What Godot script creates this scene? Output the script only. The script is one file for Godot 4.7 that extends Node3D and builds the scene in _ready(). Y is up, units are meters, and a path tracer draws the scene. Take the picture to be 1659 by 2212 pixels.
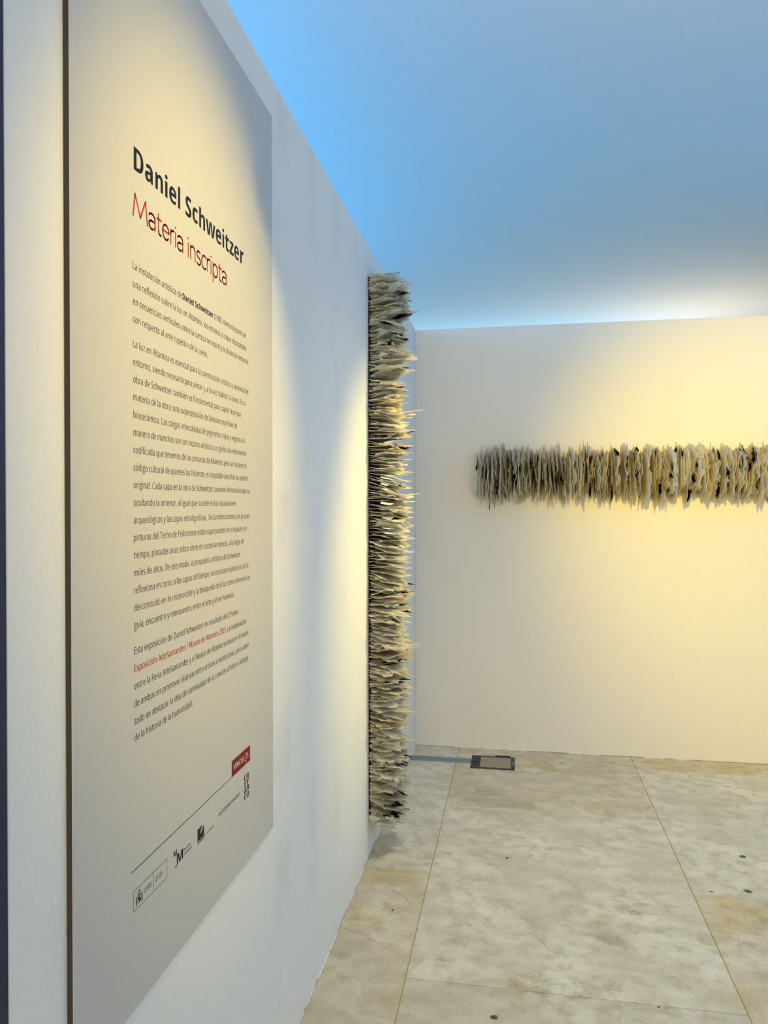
extends Node3D

const WALL_X := -0.6172          # face of the left partition
const WALL_TOP := 2.5925         # both partitions are open at the top
const BACK_Z := -4.6296          # face of the back partition
const CEILING_Y := 4.2
const PANEL_X := WALL_X + 0.01   # printed face of the text panel
const TRACK_Y := 3.75

var mats := {}
var fonts := {}


# ------------------------------------------------------------------ helpers
func meta(o: Node, label := "", category := "", group := "", kind := "") -> Node:
	if label: o.set_meta("label", label)
	if category: o.set_meta("category", category)
	if group: o.set_meta("group", group)
	if kind: o.set_meta("kind", kind)
	return o


func base(called: String, at := Vector3.ZERO) -> Node3D:
	var o := Node3D.new()
	o.name = numbered(called, self)
	add_child(o)
	o.position = at
	return o


func numbered(called: String, parent: Node) -> String:
	if not parent.has_node(called):
		return called
	var n := 1
	while parent.has_node("%s_%03d" % [called, n]):
		n += 1
	return "%s_%03d" % [called, n]


func obj(called: String, m: Mesh, mat: Material, parent: Node = self, at := Vector3.ZERO) -> MeshInstance3D:
	var o := MeshInstance3D.new()
	o.name = numbered(called, parent)
	o.mesh = m
	o.material_override = mat
	o.cast_shadow = GeometryInstance3D.SHADOW_CASTING_SETTING_ON
	parent.add_child(o, true)
	o.position = at
	return o


func matte(called: String, c: Color, rough := 0.8, spec := 0.5) -> StandardMaterial3D:
	var m := StandardMaterial3D.new()
	m.resource_name = called
	m.albedo_color = c
	m.roughness = rough
	m.metallic_specular = spec
	mats[called] = m
	return m


func quad(st: SurfaceTool, a: Vector3, b: Vector3, c: Vector3, d: Vector3) -> void:
	for p in [a, c, b, a, d, c]:
		st.add_vertex(p)


# a box between two corners with chamfered edges
func block(lo: Vector3, hi: Vector3, r := 0.0) -> ArrayMesh:
	var st := SurfaceTool.new()
	st.begin(Mesh.PRIMITIVE_TRIANGLES)
	st.set_smooth_group(-1)
	add_block(st, lo, hi, r)
	st.generate_normals()
	return st.commit()


func add_block(st: SurfaceTool, lo: Vector3, hi: Vector3, r := 0.0) -> void:
	var mid := (lo + hi) / 2.0
	var half := (hi - lo) / 2.0
	r = minf(r, minf(half.x, minf(half.y, half.z)) * 0.9)
	var at := func(s: Vector3, axis: int) -> Vector3:
		var q := Vector3(half.x - r, half.y - r, half.z - r)
		q[axis] = half[axis]
		return mid + q * s
	for axis in 3:
		var u := (axis + 1) % 3
		var v := (axis + 2) % 3
		for sgn in [-1.0, 1.0]:
			var cs := []
			for k in [[-1, -1], [1, -1], [1, 1], [-1, 1]]:
				var s := Vector3.ZERO
				s[axis] = sgn
				s[u] = k[0]
				s[v] = k[1]
				cs.append(at.call(s, axis))
			if sgn > 0: quad(st, cs[0], cs[1], cs[2], cs[3])
			else: quad(st, cs[3], cs[2], cs[1], cs[0])
	if r <= 0.0:
		return
	for axis in 3:
		var u := (axis + 1) % 3
		var v := (axis + 2) % 3
		for su in [-1.0, 1.0]:
			for sv in [-1.0, 1.0]:
				var s0 := Vector3.ZERO
				s0[axis] = -1.0
				s0[u] = su
				s0[v] = sv
				var s1 := s0
				s1[axis] = 1.0
				var a: Vector3 = at.call(s0, u)
				var b: Vector3 = at.call(s1, u)
				var c: Vector3 = at.call(s1, v)
				var d: Vector3 = at.call(s0, v)
				if su * sv > 0: quad(st, d, c, b, a)
				else: quad(st, a, b, c, d)
	for sx in [-1.0, 1.0]:
		for sy in [-1.0, 1.0]:
			for sz in [-1.0, 1.0]:
				var s := Vector3(sx, sy, sz)
				var t := [at.call(s, 0), at.call(s, 1), at.call(s, 2)]
				if sx * sy * sz > 0: t.reverse()
				for p in t: st.add_vertex(p)


# texture coordinates by place on a wall that stands along z
func laid(m: ArrayMesh, per_metre: float) -> ArrayMesh:
	var arrays := m.surface_get_arrays(0)
	var uv := PackedVector2Array()
	for v in arrays[Mesh.ARRAY_VERTEX]: uv.append(Vector2(v.z, -v.y) * per_metre)
	arrays[Mesh.ARRAY_TEX_UV] = uv
	var out := ArrayMesh.new()
	out.add_surface_from_arrays(Mesh.PRIMITIVE_TRIANGLES, arrays)
	return out


# a turned shape: profile of (radius, height) round the y axis
func lathe(profile: Array, n := 24) -> ArrayMesh:
	var st := SurfaceTool.new()
	st.begin(Mesh.PRIMITIVE_TRIANGLES)
	st.set_smooth_group(-1)
	for k in n:
		var a := TAU * k / n
		var b := TAU * (k + 1) / n
		for i in profile.size() - 1:
			var p: Vector2 = profile[i]
			var q: Vector2 = profile[i + 1]
			quad(st, Vector3(p.x * cos(a), p.y, p.x * sin(a)), Vector3(q.x * cos(a), q.y, q.x * sin(a)),
				Vector3(q.x * cos(b), q.y, q.x * sin(b)), Vector3(p.x * cos(b), p.y, p.x * sin(b)))
	st.generate_normals()
	return st.commit()


# ------------------------------------------------------------------ textures
func grain(seed_: int, freq: float, octaves: int, w: int, h: int, type := FastNoiseLite.TYPE_SIMPLEX_SMOOTH, warp := 0.0, fractal := FastNoiseLite.FRACTAL_FBM) -> Image:
	var n := FastNoiseLite.new()
	n.seed = seed_
	n.noise_type = type
	n.frequency = freq
	n.fractal_type = fractal
	n.fractal_octaves = octaves
	if warp > 0.0:
		n.domain_warp_enabled = true
		n.domain_warp_amplitude = warp
		n.domain_warp_frequency = freq * 1.5
		n.domain_warp_fractal_octaves = 3
	return n.get_image(w, h)


func relief(m: StandardMaterial3D, seed_: int, per_metre: float, freq: float, depth: float) -> void:
	var n := FastNoiseLite.new()
	n.seed = seed_
	n.noise_type = FastNoiseLite.TYPE_SIMPLEX_SMOOTH
	n.frequency = freq
	n.fractal_octaves = 3
	var im := n.get_seamless_image(512, 512)
	im.bump_map_to_normal_map(depth)
	m.normal_enabled = true
	m.normal_texture = ImageTexture.create_from_image(im)
	m.normal_scale = 1.0
	m.uv1_triplanar = true
	m.uv1_world_triplanar = true
	m.uv1_scale = Vector3.ONE * per_metre


const FLOOR_SIDE := 3.2
const FLOOR_AT := Vector2(-0.75, -4.75)
const CRACKS := [
	[Vector2(-0.097, -3.686), Vector2(-0.041, -3.573), Vector2(0.010, -3.504), Vector2(0.026, -3.440), Vector2(0.029, -3.412)],
	[Vector2(-0.126, -2.707), Vector2(-0.099, -2.666), Vector2(-0.069, -2.645), Vector2(-0.021, -2.636), Vector2(0.022, -2.635), Vector2(0.056, -2.654), Vector2(0.079, -2.619), Vector2(0.097, -2.589), Vector2(0.110, -2.563), Vector2(0.145, -2.546), Vector2(0.179, -2.545)],
	[Vector2(0.418, -2.512), Vector2(0.459, -2.504), Vector2(0.479, -2.482), Vector2(0.496, -2.485), Vector2(0.512, -2.463), Vector2(0.525, -2.454), Vector2(0.526, -2.434), Vector2(0.535, -2.416), Vector2(0.552, -2.396)],
	[Vector2(0.822, -2.922), Vector2(0.815, -2.863)],
	[Vector2(0.719, -2.555), Vector2(0.772, -2.557)],
	[Vector2(0.617, -2.683), Vector2(0.633, -2.664), Vector2(0.669, -2.663)],
	[Vector2(0.336, -2.327), Vector2(0.306, -2.303), Vector2(0.311, -2.279), Vector2(0.294, -2.237)],
	[Vector2(-0.588, -3.227), Vector2(-0.560, -3.254), Vector2(-0.539, -3.272)],
]
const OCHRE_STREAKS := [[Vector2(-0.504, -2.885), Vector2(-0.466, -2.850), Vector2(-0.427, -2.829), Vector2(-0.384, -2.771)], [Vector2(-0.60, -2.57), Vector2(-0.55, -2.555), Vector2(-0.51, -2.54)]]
# (x, z, radius along x, radius along z)
const PITS := [Vector4(0.953, -3.395, 0.013, 0.014), Vector4(0.887, -3.092, 0.014, 0.012), Vector4(-0.063, -2.200, 0.011, 0.009), Vector4(-0.037, -3.207, 0.006, 0.008), Vector4(0.746, -3.064, 0.008, 0.005), Vector4(-0.45, -2.72, 0.004, 0.006), Vector4(0.42, -2.33, 0.004, 0.004)]
const BROWNS := [Vector4(0.496, -2.895, 0.035, 0.022), Vector4(0.536, -2.873, 0.05, 0.03), Vector4(-0.099, -3.755, 0.09, 0.035), Vector4(0.024, -3.794, 0.05, 0.05), Vector4(0.326, -2.396, 0.07, 0.02), Vector4(0.042, -2.403, 0.08, 0.03), Vector4(0.101, -2.379, 0.06, 0.025), Vector4(-0.248, -3.977, 0.07, 0.03), Vector4(-0.189, -3.866, 0.07, 0.07), Vector4(-0.067, -3.790, 0.09, 0.05), Vector4(0.010, -2.756, 0.03, 0.03), Vector4(0.299, -2.716, 0.09, 0.05), Vector4(-0.2, -2.45, 0.05, 0.03)]
const OCHRES := [Vector4(0.760, -2.835, 0.09, 0.05), Vector4(0.782, -2.945, 0.06, 0.03), Vector4(0.85, -2.95, 0.16, 0.07), Vector4(0.796, -2.763, 0.05, 0.02), Vector4(-0.603, -3.224, 0.11, 0.16), Vector4(-0.550, -2.958, 0.1, 0.07), Vector4(-0.45, -2.99, 0.13, 0.05), Vector4(-0.576, -2.631, 0.05, 0.04), Vector4(-0.58, -2.7, 0.06, 0.03), Vector4(-0.362, -3.0, 0.06, 0.03), Vector4(0.173, -4.419, 0.09, 0.1), Vector4(0.879, -4.503, 0.14, 0.05), Vector4(1.218, -4.50, 0.2, 0.07)]  # ochre patches, one of them at the wall foot below the column


func floor_texture() -> ImageTexture:
	var n := 2048
	var big := grain(11, 0.0032, 4, n, n, FastNoiseLite.TYPE_SIMPLEX_SMOOTH, 90.0).get_data()
	var im := grain(23, 0.011, 5, 1024, n, FastNoiseLite.TYPE_SIMPLEX_SMOOTH, 60.0)
	im.resize(n, n, Image.INTERPOLATE_CUBIC)          # cloudy bands drawn out along x
	var mid := im.get_data()
	var fine := grain(5, 0.13, 4, n, n).get_data()
	im = grain(31, 0.006, 4, 1024, n, FastNoiseLite.TYPE_SIMPLEX_SMOOTH, 70.0, FastNoiseLite.FRACTAL_RIDGED)
	im.resize(n, n, Image.INTERPOLATE_CUBIC)
	var vein := im.get_data()
	var pore := grain(47, 0.16, 2, n, n, FastNoiseLite.TYPE_SIMPLEX).get_data()
	var mott := grain(83, 0.016, 6, n, n, FastNoiseLite.TYPE_SIMPLEX, 45.0).get_data()
	var iron := grain(61, 0.0045, 4, n, n, FastNoiseLite.TYPE_SIMPLEX_SMOOTH, 60.0).get_data()
	# stone tones (sRGB): dark bands to pale ones
	var lut := PackedByteArray()
	for i in 256:
		var t := smoothstep(0.22, 0.80, i / 255.0)
		var c := Color(0.775, 0.745, 0.675).lerp(Color(0.885, 0.87, 0.81), t)
		lut.append_array([int(c.r * 255), int(c.g * 255), int(c.b * 255)])
	var out := PackedByteArray()
	out.resize(n * n * 3)
	# blob masks on a coarse grid: 0..255 of brown and ochre
	var cells := 512
	var brown := PackedFloat32Array()
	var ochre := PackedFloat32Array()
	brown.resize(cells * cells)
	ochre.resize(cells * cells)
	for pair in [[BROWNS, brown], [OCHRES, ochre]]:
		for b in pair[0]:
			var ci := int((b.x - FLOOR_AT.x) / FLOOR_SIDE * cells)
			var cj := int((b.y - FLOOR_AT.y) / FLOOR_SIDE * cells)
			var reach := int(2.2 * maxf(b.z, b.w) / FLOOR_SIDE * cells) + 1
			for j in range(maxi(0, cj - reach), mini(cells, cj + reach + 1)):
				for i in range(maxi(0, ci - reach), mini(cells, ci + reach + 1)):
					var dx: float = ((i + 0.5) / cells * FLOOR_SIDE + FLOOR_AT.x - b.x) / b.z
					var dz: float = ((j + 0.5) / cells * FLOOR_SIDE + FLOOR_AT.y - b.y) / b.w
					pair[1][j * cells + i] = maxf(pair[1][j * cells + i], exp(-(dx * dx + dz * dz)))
	var k := 0
	var step := n / cells
	for y in n:
		for x in n:
			var i := y * n + x
			var f := fine[i]
			var t := (big[i] * 5 + mid[i] * 6 + f * 5) >> 4
			var v := vein[i]
			if v > 205: t -= (v - 205) * 2
			if t < 0: t = 0
			elif t > 255: t = 255
			var r := lut[t * 3]
			var g := lut[t * 3 + 1]
			var b := lut[t * 3 + 2]
			# noise shifts where a brown or ochre patch is looked up, so that its rim is ragged
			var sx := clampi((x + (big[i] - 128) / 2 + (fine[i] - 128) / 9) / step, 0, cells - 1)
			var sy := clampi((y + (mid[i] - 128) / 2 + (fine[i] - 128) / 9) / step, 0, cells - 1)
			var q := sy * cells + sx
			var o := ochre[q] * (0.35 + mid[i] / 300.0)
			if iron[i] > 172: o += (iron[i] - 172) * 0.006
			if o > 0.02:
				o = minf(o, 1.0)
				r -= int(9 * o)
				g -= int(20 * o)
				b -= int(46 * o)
			var w := brown[q]
			if w > 0.06:
				w = clampf((w * 255.0 + (f - 128.0) * 1.6) / 230.0 - 0.15, 0.0, 1.0)
				r -= int(26 * w)
				g -= int(29 * w)
				b -= int(31 * w)
			var e := ((mott[i] - 96) * big[i] * (72 + f)) >> 17      # grainy brown mottling, thicker in some places
			if e > 0:
				r -= e * 5 >> 3
				g -= e * 6 >> 3
				b -= e * 7 >> 3
			if pore[i] > 216 and mid[i] < 130:
				var d := pore[i] - 216
				r -= d
				g -= d
				b -= d
			out[k] = clampi(r, 0, 255)
			out[k + 1] = clampi(g, 0, 255)
			out[k + 2] = clampi(b, 0, 255)
			k += 3
	im = Image.create_from_data(n, n, false, Image.FORMAT_RGB8, out)
	var rng := RandomNumberGenerator.new()
	rng.seed = 8
	var px := func(p: Vector2) -> Vector2: return (p - FLOOR_AT) / FLOOR_SIDE * n
	var stroke := func(line: Array, c: Color, wide: float, wobble: float) -> void:
		for s in line.size() - 1:
			var a: Vector2 = px.call(line[s])
			var b: Vector2 = px.call(line[s + 1])
			var off := 0.0
			for e in int(a.distance_to(b)):
				off = clampf(off + rng.randf_range(-1, 1) * wobble, -3, 3)
				var p := a.lerp(b, e / a.distance_to(b)) + (b - a).normalized().orthogonal() * off
				var share := rng.randf_range(0.25, 0.9)
				for dx in int(wide):
					var ix := clampi(int(p.x) + dx, 0, n - 1)
					var iy := clampi(int(p.y), 0, n - 1)
					im.set_pixel(ix, iy, im.get_pixel(ix, iy).lerp(c, share))
	for line in CRACKS: stroke.call(line, Color(0.40, 0.37, 0.33), 1.0, 0.8)
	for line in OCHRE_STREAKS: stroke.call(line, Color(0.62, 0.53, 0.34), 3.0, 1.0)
	for p in PITS:
		var c: Vector2 = px.call(Vector2(p.x, p.y))
		var rx: float = p.z / FLOOR_SIDE * n
		var ry: float = p.w / FLOOR_SIDE * n
		for y in range(int(c.y - ry * 1.4), int(c.y + ry * 1.4) + 1):
			for x in range(int(c.x - rx * 1.4), int(c.x + rx * 1.4) + 1):
				var d := Vector2((x - c.x) / rx, (y - c.y) / ry).length() + rng.randf_range(-0.3, 0.3)
				if d < 1.0 and x >= 0 and y >= 0 and x < n and y < n:
					im.set_pixel(x, y, Color(0.20, 0.21, 0.19).lerp(Color(0.4, 0.41, 0.37), rng.randf() * 0.6))
	for e in 900:                                     # small open pores
		var c := Vector2(rng.randf() * n, rng.randf() * n)
		var long := rng.randi_range(1, 3)
		for s in long:
			var ix := mini(n - 1, int(c.x) + s)
			im.set_pixel(ix, int(c.y), im.get_pixel(ix, int(c.y)).lerp(Color(0.3, 0.28, 0.25), rng.randf_range(0.3, 0.9)))
	return ImageTexture.create_from_image(im)


# faint grey vertical streaks, placed by noise, on white paint
func streak_texture() -> ImageTexture:
	var w := 512
	var h := 512
	var streak := grain(71, 0.013, 4, w, 64)
	streak.resize(w, h, Image.INTERPOLATE_CUBIC)
	var a := streak.get_data()
	var b := grain(72, 0.008, 4, w, h).get_data()
	var c := grain(73, 0.06, 4, w, h).get_data()
	var out := PackedByteArray()
	out.resize(w * h * 3)
	for i in w * h:
		var d := clampf((a[i] - 120) / 135.0, 0.0, 1.0) * clampf((b[i] - 110) / 90.0, 0.0, 1.0) * (0.5 + c[i] / 255.0)
		d = minf(d, 1.0)
		out[i * 3] = 255 - int(11 * d)
		out[i * 3 + 1] = 255 - int(10 * d)
		out[i * 3 + 2] = 255 - int(9 * d)
	return ImageTexture.create_from_image(Image.create_from_data(w, h, false, Image.FORMAT_RGB8, out))


# ------------------------------------------------------------------ main
func _ready() -> void:
	camera_and_light()
	materials()
	shell()
	floor_slabs()
	text_panel()
	sculptures()
	floor_outlet()
	for s in SPOTS: track_spot(s)
	globe_lamp()


# light through the hall windows; the front and right ones are added as fill (the panes are built in shell()): place, direction, size, colour, energy
const DAYLIGHT_AND_FILL := [
	[Vector3(-0.3, 3.15, -12.42), Vector3(0, 0, 1), Vector2(7.0, 1.6), Color(0.62, 0.86, 1.0), 1.0],
	[Vector3(-3.92, 2.75, -4.6), Vector3(1, 0, 0), Vector2(8.0, 2.0), Color(0.20, 0.67, 1.0), 2.1],
	[Vector3(0.8, 1.6, 4.40), Vector3(0, 0, -1), Vector2(5.0, 2.4), Color(1.0, 0.88, 0.57), 1.75],  # added fill from behind the camera, lifts and warms the room
	[Vector3(3.82, 2.5, -3.0), Vector3(-1, 0, 0), Vector2(7.0, 2.2), Color(0.28, 0.71, 1.0), 0.44],  # added fill from the right, makes the ceiling bluer
]
# track lamps: place, aim, half angle, energy, softness of the edge, colour, label
const SPOTS := [
	[Vector3(1.0, 3.3, -1.05), Vector3(-0.62, 1.72, -1.42), 17.6, 7.9, 1.0, Color(1.0, 0.86, 0.41), "black track spotlight aimed at the printed text panel"],
	[Vector3(1.60, 3.3, -3.80), Vector3(-0.60, 1.36, -3.14), 15.2, 11.0, 1.0, Color(1.0, 0.89, 0.42), "black track spotlight aimed at the upright sheet sculpture"],
	[Vector3(0.40, 2.86, -1.45), Vector3(1.55, 1.50, -4.60), 27.5, 9.6, 1.0, Color(1.0, 0.85, 0.16), "black track spotlight aimed at the level sheet sculpture"],
	[Vector3(0.62, 3.92, -2.65), Vector3(0.55, 0.0, -2.80), 39.0, 4.0, 1.0, Color(1.0, 0.945, 0.80), "added black track floodlight that brightens the stone floor"],  # added fill lamp, only there to lift the floor
]
# opal globe on a stand behind the back partition: place, energy, colour
const GLOBE := [Vector3(2.5, 2.5, -11.0), 2.1, Color(1.0, 0.86, 0.62)]


func camera_and_light() -> void:
	var cam := Camera3D.new()
	cam.name = "camera"
	cam.rotation_order = EULER_ORDER_YXZ
	cam.position = Vector3(0, 1.5, 0)
	cam.rotation = Vector3(-0.00895, 0.17495, -0.00074)
	cam.fov = rad_to_deg(2.0 * atan(1106.0 / 1614.5))
	cam.near = 0.05
	cam.far = 60.0
	cam.current = true
	add_child(cam)

	var sky_mat := ProceduralSkyMaterial.new()
	sky_mat.sky_top_color = Color(0.30, 0.52, 0.90)
	sky_mat.sky_horizon_color = Color(0.62, 0.76, 0.95)
	sky_mat.ground_horizon_color = Color(0.45, 0.47, 0.45)
	sky_mat.ground_bottom_color = Color(0.30, 0.31, 0.30)
	var sky := Sky.new()
	sky.sky_material = sky_mat
	var env := Environment.new()
	env.background_mode = Environment.BG_SKY
	env.sky = sky
	env.tonemap_mode = Environment.TONE_MAPPER_LINEAR
	env.tonemap_exposure = 1.0
	env.sdfgi_enabled = true
	env.ssao_enabled = true
	env.ssil_enabled = true
	var we := WorldEnvironment.new()
	we.name = "environment"
	we.environment = env
	add_child(we)

	for d in DAYLIGHT_AND_FILL: daylight(d[0], d[1], d[2], d[3], d[4])


func daylight(at: Vector3, towards: Vector3, size: Vector2, c: Color, energy: float) -> void:
	var l := AreaLight3D.new()
	l.name = numbered("window_or_fill_light", self)
	l.area_size = size
	l.light_color = c
	l.light_energy = energy * size.x * size.y
	l.area_range = 40.0
	l.area_attenuation = 2.0
	l.shadow_enabled = true
	add_child(l)
	l.look_at_from_position(at, at + towards, Vector3.UP)


func materials() -> void:
	var wall := matte("white wall paint", Color(0.915, 0.905, 0.885), 0.85, 0.3)
	relief(wall, 3, 5.0, 0.045, 0.35)
	var wl := matte("streaked white wall paint", Color(0.915, 0.91, 0.90), 0.85, 0.3)
	wl.albedo_texture = streak_texture()
	var skin := grain(19, 0.16, 3, 1024, 1024)
	skin.bump_map_to_normal_map(1.0)
	wl.normal_enabled = true
	wl.normal_texture = ImageTexture.create_from_image(skin)
	wl.normal_scale = 0.35
	matte("plain grey paint", Color(0.62, 0.62, 0.63), 0.9, 0.2)
	var ceil := matte("white ceiling paint", Color(0.90, 0.90, 0.90), 0.8, 0.3)
	relief(ceil, 9, 1.6, 0.06, 0.8)
	matte("dark blue paint", Color(0.13, 0.15, 0.25), 0.6)
	var st := matte("honed limestone", Color(1, 1, 1), 0.48, 0.45)
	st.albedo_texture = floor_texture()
	for shade in [["greyer honed limestone", Color(0.955, 0.955, 0.95)], ["browner honed limestone", Color(0.975, 0.955, 0.925)]]:
		var other: StandardMaterial3D = st.duplicate()
		other.resource_name = shade[0]
		other.albedo_color = shade[1]
		mats[shade[0]] = other
	matte("ochre grout", Color(0.68, 0.59, 0.36), 0.9, 0.2)
	matte("coated panel face", Color(0.76, 0.755, 0.75), 0.40, 0.5)
	matte("dark panel core", Color(0.25, 0.25, 0.27), 0.6, 0.3)
	matte("black print", Color(0.10, 0.10, 0.13), 0.5, 0.3)
	matte("grey print", Color(0.27, 0.26, 0.25), 0.5, 0.3)
	matte("red print", Color(0.66, 0.16, 0.12), 0.5, 0.3)
	matte("dark red print", Color(0.48, 0.06, 0.05), 0.5, 0.3)
	matte("white print", Color(0.92, 0.91, 0.9), 0.5, 0.3)
	var p := matte("thin fired clay sheet", Color(1, 1, 1), 0.7, 0.3)
	p.vertex_color_use_as_albedo = true
	p.backlight_enabled = true
	p.backlight = Color(1.25, 1.24, 1.21)
	matte("dark backing board", Color(0.16, 0.13, 0.11), 0.8, 0.2)
	matte("grey blue plastic", Color(0.47, 0.53, 0.56), 0.5, 0.4)
	matte("dark grey plastic", Color(0.22, 0.25, 0.27), 0.5, 0.4)
	matte("black plastic", Color(0.07, 0.07, 0.08), 0.5, 0.4)
	matte("beige stone inlay", Color(0.62, 0.575, 0.50), 0.7, 0.3)
	matte("black lamp metal", Color(0.06, 0.06, 0.065), 0.45)
	matte("white filler", Color(0.93, 0.92, 0.89), 0.8, 0.3)
	var glow := matte("lit lamp lens", Color(0.9, 0.85, 0.7), 0.4)
	glow.emission_enabled = true
	glow.emission = Color(1.0, 0.86, 0.6)
	glow.emission_energy_multiplier = 3.0
	for pair in [["bright sky behind glass", Color(0.55, 0.75, 1.0)]]:
		var w := matte(pair[0], Color(0.5, 0.6, 0.7), 0.3)
		w.emission_enabled = true
		w.emission = pair[1]
		w.emission_energy_multiplier = 0.3


# a wall slab with one window hole, in the plane across the given axis
func pierced(called: String, axis: int, face: float, thick: float, lo: Vector2, hi: Vector2, hole: Rect2, mat: Material) -> void:
	var st := SurfaceTool.new()
	st.begin(Mesh.PRIMITIVE_TRIANGLES)
	st.set_smooth_group(-1)
	var put := func(a: Vector2, b: Vector2) -> void:
		if axis == 2: add_block(st, Vector3(a.x, a.y, minf(face, face + thick)), Vector3(b.x, b.y, maxf(face, face + thick)))
		else: add_block(st, Vector3(minf(face, face + thick), a.y, a.x), Vector3(maxf(face, face + thick), b.y, b.x))
	put.call(lo, Vector2(hole.position.x, hi.y))
	put.call(Vector2(hole.end.x, lo.y), hi)
	put.call(Vector2(hole.position.x, lo.y), Vector2(hole.end.x, hole.position.y))
	put.call(Vector2(hole.position.x, hole.end.y), Vector2(hole.end.x, hi.y))
	st.generate_normals()
	meta(obj(called, st.commit(), mat), "", "", "", "structure")


func glazing(called: String, axis: int, face: float, hole: Rect2, n: int) -> void:
	var w := base(called)
	meta(w, "", "", "", "structure")
	var to := func(u: float, v: float, d: float) -> Vector3: return Vector3(u, v, face + d) if axis == 2 else Vector3(face + d, v, u)
	for i in n:
		var u0: float = hole.position.x + hole.size.x * i / n
		var u1: float = hole.position.x + hole.size.x * (i + 1) / n
		obj("window_pane", block(to.call(u0, hole.position.y, -0.01), to.call(u1, hole.end.y, 0.01)), mats["bright sky behind glass"], w)
		if i: obj("mullion", block(to.call(u0 - 0.03, hole.position.y, -0.05), to.call(u0 + 0.03, hole.end.y, 0.05), 0.004), mats["dark grey plastic"], w)


func shell() -> void:
	var s := "structure"
	# partitions of the exhibition room, open above
	meta(obj("wall_left", laid(block(Vector3(WALL_X - 0.14, 0, BACK_Z - 0.14), Vector3(WALL_X, WALL_TOP, -0.8235), 0.002), 0.5), mats["streaked white wall paint"]), "", "", "", s)
	meta(obj("wall_back", block(Vector3(WALL_X, 0, BACK_Z - 0.14), Vector3(3.9, WALL_TOP, BACK_Z), 0.002), mats["white wall paint"]), "", "", "", s)
	meta(obj("trim_1", block(Vector3(WALL_X - 0.14, 0, -0.8235), Vector3(WALL_X + 0.001, WALL_TOP, -0.10), 0.002), mats["dark blue paint"]), "", "", "", s)
	# the hall round them
	meta(obj("ceiling", block(Vector3(-4.3, CEILING_Y, -12.9), Vector3(4.3, CEILING_Y + 0.2, 4.9)), mats["white ceiling paint"]), "", "", "", s)
	pierced("wall_right", 0, 3.9, 0.2, Vector2(-12.9, 0), Vector2(4.9, CEILING_Y), Rect2(-6.6, 1.35, 7.2, 2.3), mats["plain grey paint"])
	pierced("wall_hall_back", 2, -12.5, -0.2, Vector2(-4.3, 0), Vector2(3.9, CEILING_Y), Rect2(-4.1, 2.3, 7.6, 1.7), mats["plain grey paint"])
	pierced("wall_hall_left", 0, -4.0, -0.2, Vector2(-12.5, 0), Vector2(4.5, CEILING_Y), Rect2(-8.7, 1.7, 8.2, 2.1), mats["plain grey paint"])
	pierced("wall_front", 2, 4.5, 0.2, Vector2(-4.0, 0), Vector2(3.9, CEILING_Y), Rect2(-1.8, 0.3, 5.2, 2.6), mats["plain grey paint"])
	glazing("window_1", 2, -12.58, Rect2(-4.1, 2.3, 7.6, 1.7), 5)
	glazing("window_2", 0, -4.08, Rect2(-8.7, 1.7, 8.2, 2.1), 4)
	glazing("added_window_4", 0, 3.98, Rect2(-6.6, 1.35, 7.2, 2.3), 4)  # added opening that carries the right-hand fill
	glazing("added_window_3", 2, 4.58, Rect2(-1.8, 0.3, 5.2, 2.6), 4)  # added opening that carries the fill behind the camera
	# uneven bead of filler where the partitions meet the floor
	var rng := RandomNumberGenerator.new()
	rng.seed = 4
	var st := SurfaceTool.new()
	st.begin(Mesh.PRIMITIVE_TRIANGLES)
	st.set_smooth_group(-1)
	var z := -1.2
	while z > -4.55:
		var l := rng.randf_range(0.03, 0.16)
		var w := rng.randf_range(0.0008, 0.0032)
		if rng.randf() < 0.75: add_block(st, Vector3(WALL_X - 0.001, 0, z - l), Vector3(WALL_X + w, w * 1.4, z), 0.0006)
		z -= l * rng.randf_range(1.0, 1.5)
	var x := WALL_X
	while x < 1.15:
		var l := rng.randf_range(0.04, 0.2)
		var w := rng.randf_range(0.001, 0.005)
		if rng.randf() < 0.75: add_block(st, Vector3(x, 0, BACK_Z - 0.001), Vector3(x + l, w * 1.2, BACK_Z + w), 0.0006)
		x += l * rng.randf_range(1.0, 1.4)
	st.generate_normals()
	meta(obj("trim_2", st.commit(), mats["white filler"]), "", "", "", s)


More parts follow.
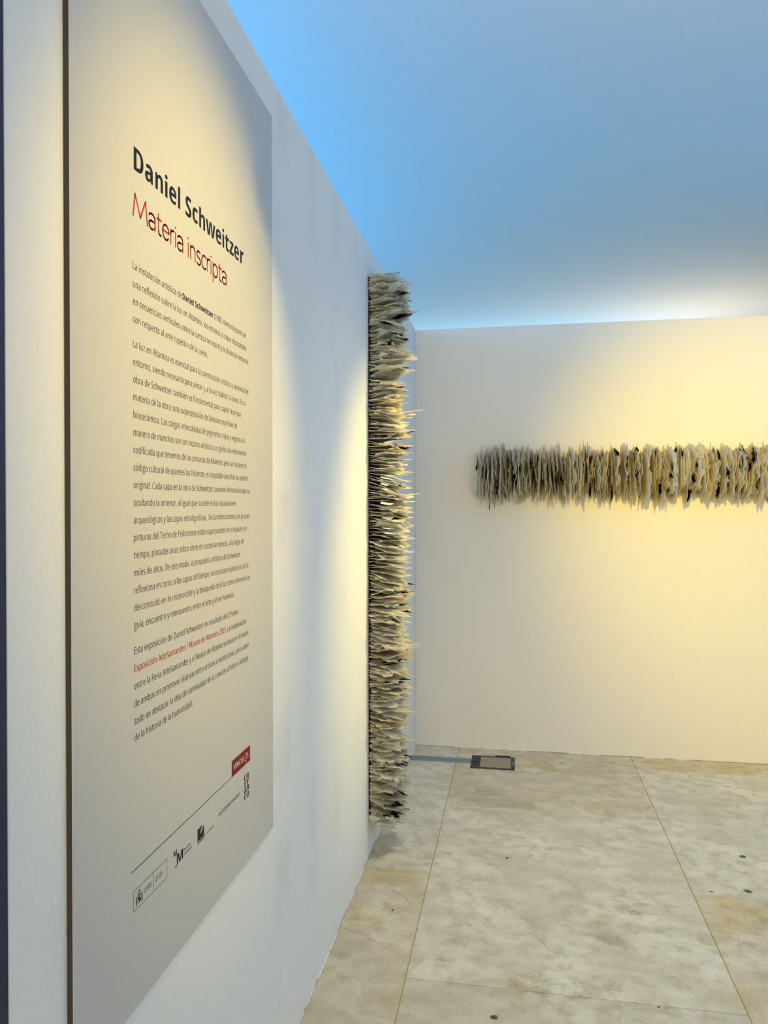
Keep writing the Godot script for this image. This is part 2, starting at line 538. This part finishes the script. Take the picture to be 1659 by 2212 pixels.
func floor_slabs() -> void:
	var f := obj("floor", block(Vector3(-4.3, -0.25, -12.9), Vector3(4.3, -0.0014, 4.9)), mats["ochre grout"])
	meta(f, "", "", "", "structure")
	var xs := [WALL_X, -0.34527, 0.67354, 1.6924, 2.7112, 3.73, 3.9]
	var rng := RandomNumberGenerator.new()
	rng.seed = 12
	var stones := ["honed limestone", "greyer honed limestone", "browner honed limestone"]
	var tones := [[0, 0, 2], [2, 0, 1], [2, 0, 2]]        # the slabs in view, by column and row from the back wall
	for c in xs.size() - 1:
		var zs := [BACK_Z, -4.42, -3.031, -1.641, -0.251, 1.139, 2.529, 4.5] if c % 2 == 0 else [BACK_Z, -3.7274, -2.3368, -0.946, 0.445, 1.835, 3.225, 4.5]
		for r in zs.size() - 1:
			# the long joints are wider than the short ones
			var lo := Vector3(xs[c] + (0.0016 if c else 0.0), -0.02, zs[r] + 0.0008)
			var hi := Vector3(xs[c + 1] - 0.0016, rng.randf_range(-0.0003, 0.0003), zs[r + 1] - 0.0008)
			var m := block(lo, hi, 0.0008)
			var arrays := m.surface_get_arrays(0)
			var uv := PackedVector2Array()
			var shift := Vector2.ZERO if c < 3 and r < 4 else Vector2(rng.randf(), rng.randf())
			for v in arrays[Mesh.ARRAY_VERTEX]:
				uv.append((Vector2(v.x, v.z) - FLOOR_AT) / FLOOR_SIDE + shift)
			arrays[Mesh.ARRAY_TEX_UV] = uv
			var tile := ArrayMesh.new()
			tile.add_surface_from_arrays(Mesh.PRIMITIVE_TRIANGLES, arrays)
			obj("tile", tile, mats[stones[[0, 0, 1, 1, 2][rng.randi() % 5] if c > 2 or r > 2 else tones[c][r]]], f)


# ------------------------------------------------------------------ text panel
func face(called: String) -> Font:
	if not fonts.has(called):
		var s := SystemFont.new()
		s.hinting = TextServer.HINTING_NONE
		s.font_names = PackedStringArray(["Droid Serif" if called.begins_with("serif") else "Droid Sans"])
		s.font_weight = 700 if called.ends_with("bold") else 400
		var v := FontVariation.new()
		v.base_font = s
		v.variation_embolden = -0.25 if called == "light" else 0.0
		fonts[called] = v
	return fonts[called]


func text_mesh(words: String, font: String) -> TextMesh:
	var t := TextMesh.new()
	t.text = words
	t.font = face(font)
	t.font_size = 64
	t.pixel_size = 0.01
	t.depth = 0.0
	t.curve_step = 3.0
	t.horizontal_alignment = HORIZONTAL_ALIGNMENT_LEFT
	return t


# one run of lettering on the panel: from z0 to z1, foot of the letters at y, capitals as high as cap
func lettering(parent: Node, called: String, words: String, z0: float, z1: float, y: float, cap: float, mat: String, font := "light", lift := 0.0003) -> void:
	var key := "H in " + font
	if not fonts.has(key):
		var h := text_mesh("H", font).get_aabb()
		fonts[key] = Vector2(h.position.y, h.size.y)
	var foot: Vector2 = fonts[key]
	var m := text_mesh(words, font)
	var box := m.get_aabb()
	var sx := (z0 - z1) / box.size.x
	var sy := cap / foot.y
	var o := obj(called, m, mats[mat], parent)
	o.transform = Transform3D(Basis(Vector3(0, 0, -sx), Vector3(0, sy, 0), Vector3(1, 0, 0)), Vector3(lift, y - foot.x * sy, z0 + box.position.x * sx))


# flat print: a polygon of (z, y) corners
func print_shape(parent: Node, called: String, rings: Array, mat: String, lift := 0.0003) -> void:
	var st := SurfaceTool.new()
	st.begin(Mesh.PRIMITIVE_TRIANGLES)
	for ring in rings:
		var pts := PackedVector2Array(ring)
		var tri := Geometry2D.triangulate_polygon(pts)
		for i in range(0, tri.size(), 3):
			var a := pts[tri[i]]
			var b := pts[tri[i + 1]]
			var c := pts[tri[i + 2]]
			var order := [a, b, c] if (b - a).cross(c - a) > 0 else [a, c, b]
			for p in order:
				st.set_normal(Vector3(1, 0, 0))
				st.add_vertex(Vector3(lift, p.y, p.x))
	obj(called, st.commit(), mats[mat], parent)


func bar(z0: float, y0: float, z1: float, y1: float) -> Array:
	return [Vector2(z0, y0), Vector2(z1, y0), Vector2(z1, y1), Vector2(z0, y1)]


# a line of even width through points of (z, y)
func ribbon(pts: Array, w: float) -> Array:
	var out := []
	for i in pts.size() - 1:
		var a: Vector2 = pts[i]
		var b: Vector2 = pts[i + 1]
		var d := (b - a).normalized() * w * 0.5
		var n := d.orthogonal()
		a -= d * 0.6
		b += d * 0.6
		out.append([a + n, b + n, b - n, a - n])
	return out


func arc(c: Vector2, r: Vector2, from: float, to: float, n := 12) -> Array:
	var out := []
	for i in n + 1:
		var t := deg_to_rad(lerpf(from, to, float(i) / n))
		out.append(c + Vector2(cos(t), sin(t)) * r)
	return out


# hairline letters drawn as strokes: x to the right, capitals 1 high, small letters 0.7 high; the last number is the advance
func hairline_letters() -> Dictionary:
	var e := 0.70
	var h := e / 2.0
	return {
		"M": [[[Vector2(0.02, 0), Vector2(0.14, 1), Vector2(0.46, 0.12), Vector2(0.78, 1), Vector2(0.90, 0)]], 0.98],
		"a": [[arc(Vector2(0.21, e - 0.19), Vector2(0.20, 0.19), 160, 0) + [Vector2(0.41, 0)], arc(Vector2(0.20, 0.19), Vector2(0.18, 0.19), 70, 290, 16) + [Vector2(0.41, 0.14)], [Vector2(0.26, 0.37), Vector2(0.41, 0.40)]], 0.53],
		"t": [[[Vector2(0.12, 0.95), Vector2(0.12, 0.14)] + arc(Vector2(0.25, 0.13), Vector2(0.13, 0.13), 180, 290, 8), [Vector2(0.0, e), Vector2(0.31, e)]], 0.37],
		"e": [[[Vector2(0.03, 0.38), Vector2(0.47, 0.38)] + arc(Vector2(0.25, h), Vector2(0.22, h), 5, 325, 26)], 0.55],
		"r": [[[Vector2(0.05, e), Vector2(0.05, 0)], arc(Vector2(0.25, e - 0.24), Vector2(0.20, 0.24), 180, 75, 8)], 0.35],
		"i": [[[Vector2(0.05, e), Vector2(0.05, 0)], [Vector2(0.03, 0.94), Vector2(0.07, 0.94)]], 0.19],
		"n": [[[Vector2(0.05, e), Vector2(0.05, 0)], arc(Vector2(0.235, e - 0.23), Vector2(0.185, 0.23), 180, 0, 12) + [Vector2(0.42, 0)]], 0.54],
		"s": [[arc(Vector2(0.19, e - 0.17), Vector2(0.15, 0.17), 40, 250, 12) + arc(Vector2(0.18, 0.18), Vector2(0.16, 0.18), 70, -150, 12)], 0.42],
		"c": [[arc(Vector2(0.25, h), Vector2(0.22, h), 48, 312, 22)], 0.46],
		"p": [[[Vector2(0.05, e), Vector2(0.05, -0.34)], arc(Vector2(0.26, h), Vector2(0.21, h), 160, -160, 24)], 0.56],
		" ": [[], 0.26],
	}


func hairline(parent: Node, called: String, words: String, z0: float, z1: float, y: float, cap: float, w: float, mat: String) -> void:
	var abc := hairline_letters()
	var total := 0.0
	for c in words: total += abc[c][1]
	total -= 0.1
	var sx := (z0 - z1) / total
	var rings := []
	var x := 0.0
	for c in words:
		for line in abc[c][0]:
			var pts := []
			for p in line: pts.append(Vector2(z0 - (x + p.x) * sx, y + p.y * cap))
			rings.append_array(ribbon(pts, w))
		x += abc[c][1]
	print_shape(parent, called, rings, mat)


func text_panel() -> void:
	var t := base("text_panel", Vector3(PANEL_X, 0, 0))
	meta(t, "tall white exhibition text panel with black title and red subtitle on the left wall", "panel")
	obj("core", block(Vector3(-0.01, 0.6832, -1.8145), Vector3(-0.0012, 2.482, -0.945), 0.0006), mats["dark panel core"], t)
	obj("face_sheet", block(Vector3(-0.0012, 0.6827, -1.8149), Vector3(0.0, 2.4825, -0.9445), 0.0005), mats["coated panel face"], t)
	lettering(t, "title_line", "Daniel Schweitzer", -1.1205, -1.6118, 2.0425, 0.0368, "black print", "bold")
	hairline(t, "subtitle_line", "Materia inscripta", -1.1165, -1.5110, 1.9672, 0.0370, 0.0036, "red print")
	var z := -1.1165
	var cap := 0.0116
	lettering(t, "text_line", "La instalación artística de", z, -1.2935, 1.8812, cap, "grey print")
	lettering(t, "text_line", "Daniel Schweitzer", -1.2985, -1.4404, 1.8812, cap, "black print", "bold")
	lettering(t, "text_line", "(1988, Alemania) parte de", -1.4455, -1.6255, 1.8812, cap, "grey print")
	var rows := [
		["una reflexión sobre la luz en Altamira, los estratos (o capas depositadas", -1.6290, 1.8525],
		["en secuencias verticales sobre la corteza terrestre) y la distancia temporal", -1.6408, 1.8241],
		["con respecto al arte rupestre de la cueva.", -1.4110, 1.7956],
		["La luz en Altamira es esencial para la construcción artística y sensorial del", -1.6415, 1.7552],
		["entorno, siendo necesaria para pintar y, a la vez, habitar la cueva. En la", -1.6213, 1.7265],
		["obra de Schweitzer también es fundamental para captar la propia", -1.5922, 1.6983],
		["materia de la obra: una superposición de láminas muy finas de", -1.5703, 1.6699],
		["biocerámica. Las cargas intercaladas de pigmentos rojos y negros a la", -1.6169, 1.6412],
		["manera de manchas son un recurso artístico, un guiño a la información", -1.6274, 1.6128],
		["codificada que tenemos de las pinturas de Altamira; pero al no tener el", -1.6266, 1.5846],
		["código cultural de quienes las hicieron, es imposible descifrar su sentido", -1.6363, 1.5563],
		["original. Cada capa en la obra de Schweitzer contiene información que va", -1.6470, 1.5279],
		["ocultando la anterior, al igual que sucede en las excavaciones", -1.5614, 1.4992],
		["arqueológicas y las capas estratigráficas.  De la misma manera, las propias", -1.6466, 1.4708],
		["pinturas del Techo de Polícromos están superpuestas en el espacio y el", -1.6274, 1.4426],
		["tiempo, pintadas unas sobre otras en sucesivas épocas, a lo largo de", -1.6101, 1.4142],
		["miles de años. De ese modo, la propuesta artística de Schweitzer", -1.5892, 1.3856],
		["reflexiona en torno a las capas del tiempo, la incesante exploración de lo", -1.6389, 1.3573],
		["desconocido en lo reconocible y la búsqueda de la luz como elemento de", -1.6484, 1.3290],
		["guía, encuentro y reencuentro entre el arte y el ser humano.", -1.5501, 1.3005],
		["entre la Feria ArteSantander y el Museo de Altamira se basa en el interés", -1.6378, 1.2022],
		["de ambos en promover alianzas entre artistas e instituciones, pero sobre", -1.6391, 1.1735],
		["todo en destacar la idea de continuidad de la creación artística a lo largo", -1.6362, 1.1447],
		["de la historia de la humanidad.", -1.3358, 1.1184],
	]
	for i in rows.size():
		lettering(t, "text_line", rows[i][0], z, rows[i][1], rows[i][2], cap, "grey print" if i < 19 else "black print")
	lettering(t, "text_line", "Esta exposición de Daniel Schweitzer es resultado del", z, -1.5095, 1.2592, cap, "black print")
	lettering(t, "text_line", "II Premio", -1.5142, -1.5764, 1.2592, cap, "red print", "regular")
	lettering(t, "text_line", "Exposición ArteSantander / Museo de Altamira 2025.", z, -1.5070, 1.2307, cap, "red print", "regular")
	lettering(t, "text_line", "La colaboración", -1.5127, -1.6233, 1.2307, cap, "black print")
	# the foot of the panel: rule, red badge and the row of marks
	print_shape(t, "rule", [bar(-1.1045, 0.9094, -1.5345, 0.9108)], "black print")
	print_shape(t, "red_badge", [bar(-1.5345, 0.9094, -1.6477, 0.9448)], "dark red print")
	lettering(t, "badge_lettering", "VÍNCUL", -1.5440, -1.6105, 0.9215, 0.0115, "white print", "regular", 0.0006)
	lettering(t, "badge_lettering", "S", -1.6260, -1.6350, 0.9215, 0.0115, "white print", "regular", 0.0006)
	print_shape(t, "badge_loop", ribbon(arc(Vector2(-1.6185, 0.9275), Vector2(0.0052, 0.0095), 0, 360, 24), 0.0018) + ribbon(arc(Vector2(-1.6175, 0.9180), Vector2(0.0050, 0.0062), 150, 400, 16), 0.0010), "white print", 0.0006)
	lettering(t, "word_mark", "ca", -1.6090, -1.6398, 0.8735, 0.0165, "black print", "serif bold")
	lettering(t, "word_mark", "rr", -1.6090, -1.6398, 0.8600, 0.0150, "black print", "serif bold")
	lettering(t, "word_mark", "as", -1.6090, -1.6398, 0.8450, 0.0160, "black print", "serif bold")
	print_shape(t, "word_mark_diamond", [[Vector2(-1.6330, 0.8600), Vector2(-1.6285, 0.8535), Vector2(-1.6345, 0.8480), Vector2(-1.6395, 0.8535)]], "black print", 0.0004)
	lettering(t, "word_mark", "co", -1.6090, -1.6398, 0.8305, 0.0165, "black print", "serif bold")
	lettering(t, "word_mark", "ARTESANTANDER", -1.4621, -1.5788, 0.8535, 0.0079, "black print", "regular")
	# black block with a pale slanting stroke cut into its upper edge
	print_shape(t, "black_block", [[Vector2(-1.3570, 0.8432), Vector2(-1.3868, 0.8432), Vector2(-1.3868, 0.8680), Vector2(-1.3855, 0.8690), Vector2(-1.3775, 0.8620), Vector2(-1.3690, 0.8585), Vector2(-1.3675, 0.8600), Vector2(-1.3700, 0.8625), Vector2(-1.3805, 0.8722), Vector2(-1.3770, 0.8722), Vector2(-1.3620, 0.8714), Vector2(-1.3570, 0.8722)]], "black print")
	lettering(t, "word_mark", "MUSEO", -1.3585, -1.3860, 0.8448, 0.0042, "white print", "light", 0.0006)
	lettering(t, "word_mark", "DE ALTAMIRA", -1.3885, -1.4367, 0.8448, 0.0042, "grey print", "light")
	lettering(t, "word_mark", "Museos", -1.2962, -1.3259, 0.8580, 0.0048, "black print", "regular")
	lettering(t, "word_mark", "Estatales", -1.2962, -1.3308, 0.8495, 0.0048, "black print", "regular")
	lettering(t, "letter_mark", "M", -1.2676, -1.2926, 0.8470, 0.0186, "black print", "bold")
	lettering(t, "letter_mark", "M", -1.2547, -1.2671, 0.8655, 0.0097, "black print", "bold")
	lettering(t, "letter_mark", "M", -1.2608, -1.2675, 0.8432, 0.0045, "black print", "bold")
	# framed state mark with a crowned shield between two pillars
	var w := 0.0007
	print_shape(t, "frame_line", ribbon([Vector2(-1.1108, 0.8434), Vector2(-1.2283, 0.8428), Vector2(-1.2283, 0.8752), Vector2(-1.1108, 0.8768), Vector2(-1.1108, 0.8434)], w) + ribbon([Vector2(-1.1787, 0.8432), Vector2(-1.1787, 0.8758)], w), "black print")
	lettering(t, "small_lettering", "GOBIERNO", -1.1471, -1.1717, 0.8612, 0.0031, "black print", "regular")
	lettering(t, "small_lettering", "DE ESPAÑA", -1.1471, -1.1717, 0.8562, 0.0031, "black print", "regular")
	lettering(t, "small_lettering", "MINISTERIO", -1.1857, -1.2098, 0.8607, 0.0031, "black print", "regular")
	lettering(t, "small_lettering", "DE CULTURA", -1.1857, -1.2127, 0.8555, 0.0031, "black print", "regular")
	var c := Vector2(-1.1295, 0.8565)
	var arms := []
	for q in [Vector2(1, 1), Vector2(-1, 1), Vector2(1, -1), Vector2(-1, -1)]:
		var shield := [c + Vector2(0.0003, 0.0003) * q, c + Vector2(0.0050, 0.0003) * q, c + Vector2(0.0050, 0.0042) * q, c + Vector2(0.0022, 0.0058 if q.y < 0 else 0.0048) * q, c + Vector2(0.0003, 0.0064 if q.y < 0 else 0.0048) * q]
		if q.x * q.y > 0: arms.append(shield)
		else: arms.append_array(ribbon(shield + [shield[0]], 0.0009))
	for sgn in [-1.0, 1.0]:
		var zc: float = c.x + sgn * 0.0088
		arms.append(bar(zc - 0.0011, 0.8500, zc + 0.0011, 0.8612))
		arms.append(bar(zc - 0.0019, 0.8486, zc + 0.0019, 0.8498))
		arms.append(bar(zc - 0.0018, 0.8616, zc + 0.0018, 0.8630))
		arms.append_array(ribbon([Vector2(zc - 0.002, 0.8530), Vector2(zc + 0.002, 0.8555), Vector2(zc - 0.002, 0.8580)], 0.0008))
		arms.append_array(ribbon(arc(c + Vector2(sgn * 0.0026, 0.0092), Vector2(0.0028, 0.0036), 0, 180, 8), 0.0009))
	arms.append(bar(c.x - 0.0050, c.y + 0.0060, c.x + 0.0050, c.y + 0.0078))
	arms.append(arc(c + Vector2(0, 0.0138), Vector2(0.0011, 0.0011), 0, 330, 8))
	print_shape(t, "crowned_shield", arms, "black print")


# ------------------------------------------------------------------ layered sheets
# one thin torn sheet: y is the direction of the stack, x points away from the wall, z lies along its long side
func sheet(rng: RandomNumberGenerator, deep: float, wide: float, lean: Vector2, stain: int, ruffle: float, taper: float) -> ArrayMesh:
	var nu := 26 if stain else 16
	var nv := 13 if stain else 9
	var n := FastNoiseLite.new()
	n.seed = rng.randi() % 100000
	n.frequency = 1.0
	n.fractal_octaves = 3
	n.fractal_lacunarity = 2.4
	n.fractal_gain = 0.55
	var o := rng.randf() * 100.0
	var tone := Color(0.925, 0.91, 0.865).lerp(Color(0.935, 0.935, 0.925), rng.randf())
	if rng.randf() < 0.05: tone = Color(0.78, 0.69, 0.53).lerp(tone, rng.randf_range(0.2, 0.8))
	var torn := 0.05 + 1.05 * ruffle
	var spike := rng.randf_range(-0.95, 0.95)
	var spike_h := rng.randf_range(0.05, 0.34) * (0.4 + 0.65 * torn) if rng.randf() < 0.7 else 0.0
	var spike_w := rng.randf_range(0.10, 0.26)
	var curl := rng.randf_range(-0.016, 0.018)
	var wave := rng.randf_range(0.004, 0.010) * ruffle
	var round_ := rng.randf_range(0.22, 0.55) * (1.0 if ruffle > 0.5 else 0.6) + taper
	# each end of the sheet: how far it draws in towards the tip, and a torn tooth of its own
	var side: Array[float] = [rng.randf_range(-0.15, 0.55), rng.randf_range(-0.15, 0.55)]
	var tooth: Array[float] = [rng.randf_range(0.1, 0.9), rng.randf_range(0.1, 0.9)]
	var tooth_h: Array[float] = [rng.randf_range(-0.05, 0.20) * (1.0 if ruffle > 0.5 else 1.8), rng.randf_range(-0.05, 0.20) * (1.0 if ruffle > 0.5 else 1.8)]
	var at_u := rng.randf_range(-1.0, 1.0)
	var at_v := rng.randf_range(0.85, 1.05)
	var size_u := rng.randf_range(0.14, 0.5)
	var size_v := rng.randf_range(0.15, 0.5)
	var dark := Color(0.012, 0.010, 0.010)
	if stain == 2: dark = Color(0.085, 0.030, 0.016)
	if stain == 3: dark = Color(0.20, 0.045, 0.012)
	var top := PackedVector3Array()
	var tint := PackedColorArray()
	for j in nv + 1:
		var v := float(j) / nv
		for i in nu + 1:
			var u := float(i) / nu * 2.0 - 1.0
			var l := deep * (0.84 + torn * (0.42 * n.get_noise_2d(u * 1.3, o) + 0.26 * n.get_noise_2d(u * 5.5, o + 9.0)))
			l *= 1.0 - round_ * pow(absf(u), 3.0 if ruffle > 0.5 else 7.0)
			l += deep * spike_h * maxf(0.0, 1.0 - absf(u - spike) / spike_w)
			var k := 0 if u < 0 else 1
			var half := wide * 0.5 * (1.0 + 0.18 * n.get_noise_2d(v * 1.7 + k * 30.0, o + 20.0) + 0.12 * n.get_noise_2d(v * 6.0 + k * 40.0, o + 30.0) - side[k] * 0.35 * v * v + tooth_h[k] * maxf(0.0, 1.0 - absf(v - tooth[k]) / 0.22))
			var z := u * half
			var x := v * l
			var y := lean.x * x + lean.y * z * (0.2 + 0.8 * v)
			y += curl * v * v * (1.0 + n.get_noise_2d(u * 1.1, o + 60.0) * 1.5)
			y += wave * (0.2 + 0.8 * v) * (n.get_noise_2d(z * 6.0, x * 6.0 + o) * 1.7 + 0.45 * n.get_noise_2d(z * 22.0, x * 18.0 + o + 70.0))
			top.append(Vector3(x, y, z))
			var c := tone
			if stain:
				var d := Vector2((u - at_u) / size_u, (v - at_v) / size_v).length()
				var m := smoothstep(0.25, 0.55, 1.1 - d + 0.75 * n.get_noise_2d(z * 30.0, x * 30.0 + o))
				var halo := smoothstep(0.0, 0.7, 1.35 - d + 0.5 * n.get_noise_2d(z * 18.0, x * 18.0 + o + 50.0))
				c = c.lerp(Color(0.52, 0.36, 0.18), halo * 0.22).lerp(dark, m)
			tint.append(c)
	var st := SurfaceTool.new()
	st.begin(Mesh.PRIMITIVE_TRIANGLES)
	var thick := Vector3(0, 0.0016, 0)
	var put := func(i: int, lower: bool) -> void:
		st.set_color(tint[i])
		st.add_vertex(top[i] - thick if lower else top[i])
	var w := nu + 1
	for j in nv:
		for i in nu:
			var a := j * w + i
			st.set_smooth_group(0)
			for q in [a, a + w, a + 1, a + 1, a + w, a + w + 1]: put.call(q, false)
			st.set_smooth_group(1)
			for q in [a, a + 1, a + w, a + 1, a + w + 1, a + w]: put.call(q, true)
	st.set_smooth_group(2)
	var rim := []
	for i in nu: rim.append([nv * w + i, nv * w + i + 1])
	for j in nv:
		rim.append([(j + 1) * w, j * w])
		rim.append([j * w + nu, (j + 1) * w + nu])
	for e in rim:
		put.call(e[0], false); put.call(e[0], true); put.call(e[1], false)
		put.call(e[1], false); put.call(e[0], true); put.call(e[1], true)
	st.generate_normals()
	return st.commit()


func stack(root: Node3D, seed_: int, length: float, count: int, deep: float, wide: float, ruffle: float, board: float, taper: float, ragged: float, tilt: Vector2) -> void:
	var rng := RandomNumberGenerator.new()
	rng.seed = seed_
	var drift := FastNoiseLite.new()
	drift.seed = seed_
	drift.frequency = 1.0
	obj("backing_board", block(Vector3(-0.009, 0.01, -board), Vector3(-0.001, length - 0.01, board), 0.001), mats["dark backing board"], root)
	for i in count:
		var y := length * (i + 0.5) / count
		var t := float(i)
		var lean := Vector2(lerpf(tilt.x, tilt.y, t / count) + (0.17 + 0.16 * ruffle) * drift.get_noise_2d(t * 0.05, 3.0) + rng.randf_range(-0.17, 0.17), 0.18 * drift.get_noise_2d(t * 0.06, 40.0) + rng.randf_range(-0.065, 0.065))
		var stain := 0
		var roll := rng.randf()
		if roll < 0.20: stain = 1
		elif roll < 0.31: stain = 2
		elif roll < 0.345: stain = 3
		var size := 1.0 + 0.16 * drift.get_noise_2d(t * 0.09, 80.0)
		var d := deep * size * rng.randf_range(0.88 - ragged * 7.0, 1.10)
		var w := wide * rng.randf_range(0.93 - ragged * 4.0, 1.06 + ragged * 4.0)
		var o := obj("sheet", sheet(rng, d, w, lean, stain, ruffle, taper), mats["thin fired clay sheet"], root, Vector3(-0.003, y + rng.randf_range(-0.002, 0.002), rng.randf_range(-0.008 - ragged, 0.008 + ragged)))
		if stain == 1: o.set_meta("label", "sheet with a scorched black edge")
		elif stain: o.set_meta("label", "sheet with a rust brown stain")


func sculptures() -> void:
	var a := base("layered_sheet_sculpture", Vector3(WALL_X + 0.0092, 0.155, -3.235))
	meta(a, "upright column of stacked cream torn sheets with scorched edges on the left wall", "sculpture", "wall sculptures of layered sheets")
	stack(a, 101, 2.325, 238, 0.150, 0.27, 0.85, 0.122, 0.0, 0.0, Vector2(-0.30, 0.14))
	var b := base("layered_sheet_sculpture", Vector3(-0.222, 1.685, BACK_Z + 0.0092))
	meta(b, "level row of upright cream torn sheets with brown stains across the back wall", "sculpture", "wall sculptures of layered sheets")
	b.basis = Basis(Vector3(0, 0, 1), Vector3(1, 0, 0), Vector3(0, 1, 0))
	stack(b, 202, 2.32, 298, 0.152, 0.255, 0.20, 0.050, 0.06, 0.026, Vector2(-0.10, 0.24))


# ------------------------------------------------------------------ floor outlet
func floor_outlet() -> void:
	var c := base("cable_cover", Vector3(WALL_X, 0, -4.385))
	meta(c, "flat grey blue cable cover strip running over the floor from the upright sculpture", "cable cover")
	var st := SurfaceTool.new()
	st.begin(Mesh.PRIMITIVE_TRIANGLES)
	st.set_smooth_group(-1)
	var prof := [Vector2(0.034, 0.0005), Vector2(0.026, 0.0075), Vector2(0.012, 0.0105), Vector2(-0.012, 0.0105), Vector2(-0.026, 0.0075), Vector2(-0.034, 0.0005)]
	for i in prof.size() - 1:
		quad(st, Vector3(0.002, prof[i].y, prof[i].x), Vector3(0.358, prof[i].y, prof[i].x), Vector3(0.358, prof[i + 1].y, prof[i + 1].x), Vector3(0.002, prof[i + 1].y, prof[i + 1].x))
	for x in [0.002, 0.358]:
		for i in range(1, prof.size() - 1):
			var tri := [Vector3(x, prof[0].y, prof[0].x), Vector3(x, prof[i].y, prof[i].x), Vector3(x, prof[i + 1].y, prof[i + 1].x)]
			if x > 0.1: tri.reverse()
			for p in tri: st.add_vertex(p)
	quad(st, Vector3(0.002, 0.0005, -0.034), Vector3(0.358, 0.0005, -0.034), Vector3(0.358, 0.0005, 0.034), Vector3(0.002, 0.0005, 0.034))
	st.generate_normals()
	obj("cover_strip", st.commit(), mats["grey blue plastic"], c)

	var f := base("floor_socket_box", Vector3(-0.131, 0, -4.378))
	meta(f, "dark square floor socket box with a stone lid in front of the back wall", "floor socket")
	var frame := SurfaceTool.new()
	frame.begin(Mesh.PRIMITIVE_TRIANGLES)
	frame.set_smooth_group(-1)
	add_block(frame, Vector3(-0.126, 0.0004, -0.105), Vector3(0.124, 0.006, -0.086), 0.002)
	add_block(frame, Vector3(-0.126, 0.0004, 0.088), Vector3(0.124, 0.006, 0.105), 0.002)
	add_block(frame, Vector3(0.103, 0.0004, -0.0865), Vector3(0.124, 0.006, 0.0885), 0.002)
	add_block(frame, Vector3(-0.126, 0.0004, -0.0865), Vector3(-0.12, 0.006, 0.0885), 0.001)
	add_block(frame, Vector3(-0.126, 0.0004, -0.0865), Vector3(0.104, 0.002, 0.0885), 0.0)
	frame.generate_normals()
	obj("frame", frame.commit(), mats["dark grey plastic"], f)
	obj("lid", block(Vector3(-0.073, 0.0015, -0.085), Vector3(0.102, 0.0055, 0.087), 0.0008), mats["beige stone inlay"], f)
	obj("hinge", block(Vector3(0.012, 0.004, -0.112), Vector3(0.100, 0.0105, -0.100), 0.001), mats["dark grey plastic"], f)
	for i in 5:
		var z := -0.078 + i * 0.035
		obj("flap_rib", block(Vector3(-0.119, 0.002, z), Vector3(-0.077, 0.005, z + 0.024), 0.001), mats["dark grey plastic"], f)
	obj("finger_hole", block(Vector3(-0.118, 0.0045, -0.012), Vector3(-0.080, 0.0062, 0.012), 0.001), mats["black plastic"], f)
	obj("screw", lathe([Vector2(0, 0.0075), Vector2(0.0035, 0.0073), Vector2(0.004, 0.006)], 12), mats["white filler"], f, Vector3(0.114, 0, 0.01))
	obj("corner_cap", block(Vector3(0.104, 0.005, 0.068), Vector3(0.122, 0.009, 0.1), 0.002), mats["black plastic"], f)


# ------------------------------------------------------------------ lamps
func track_spot(s: Array) -> void:
	var at: Vector3 = s[0]
	var t := base("track_spotlight", at)
	meta(t, s[6], "spotlight", "warm track spotlights of the room")
	var dir: Vector3 = (s[1] - at).normalized()
	var turn := Basis.looking_at(dir, Vector3.UP) * Basis(Vector3.RIGHT, -PI / 2)     # y of the turned body points along the beam
	var head := obj("lamp_head", lathe([Vector2(0, -0.15), Vector2(0.036, -0.148), Vector2(0.042, -0.14), Vector2(0.042, -0.02), Vector2(0.048, 0.0), Vector2(0.044, 0.0), Vector2(0.040, -0.012)]), mats["black lamp metal"], t)
	head.basis = turn
	var lens := obj("lens", lathe([Vector2(0, -0.008), Vector2(0.039, -0.010), Vector2(0.039, -0.014), Vector2(0, -0.014)]), mats["lit lamp lens"], t)
	lens.basis = turn
	var up: Vector3 = -dir * 0.09
	obj("stem", lathe([Vector2(0.008, 0.0), Vector2(0.008, CEILING_Y - at.y - up.y - 0.03)], 12), mats["black lamp metal"], t, up)
	obj("ceiling_mount", lathe([Vector2(0.0, -0.03), Vector2(0.045, -0.03), Vector2(0.05, -0.025), Vector2(0.05, 0.0), Vector2(0, 0)]), mats["black lamp metal"], t, Vector3(up.x, CEILING_Y - at.y, up.z))
	var l := SpotLight3D.new()
	l.name = "lamp_light"
	l.light_color = s[5]
	l.light_energy = s[3]
	l.spot_angle = s[2]
	l.spot_angle_attenuation = s[4]
	l.spot_range = 20.0
	l.spot_attenuation = 2.0
	l.light_size = 0.03
	l.shadow_enabled = true
	t.add_child(l)
	l.look_at_from_position(at + dir * 0.004, s[1], Vector3.UP)


func globe_lamp() -> void:
	var at: Vector3 = GLOBE[0]
	var t := base("globe_floor_lamp", Vector3(at.x, -0.0025, at.z))
	meta(t, "tall floor lamp with an opal globe behind the back partition", "floor lamp")
	obj("foot", lathe([Vector2(0, 0.03), Vector2(0.14, 0.028), Vector2(0.16, 0.015), Vector2(0.16, 0.0), Vector2(0, 0)]), mats["black lamp metal"], t)
	obj("pole", lathe([Vector2(0.014, 0.02), Vector2(0.014, at.y - 0.13)], 12), mats["black lamp metal"], t)
	var ring := []
	for i in 13: ring.append(Vector2(maxf(0.0001, 0.14 * sin(PI * i / 12.0)), at.y - 0.14 * cos(PI * i / 12.0)))
	obj("lamp_globe", lathe(ring), mats["lit lamp lens"], t)
	var l := OmniLight3D.new()
	l.name = "lamp_light"
	l.light_color = GLOBE[2]
	l.light_energy = GLOBE[1]
	l.omni_range = 20.0
	l.omni_attenuation = 2.0
	l.light_size = 0.12
	l.shadow_enabled = true
	t.add_child(l)
	l.position = Vector3(0, at.y, 0)
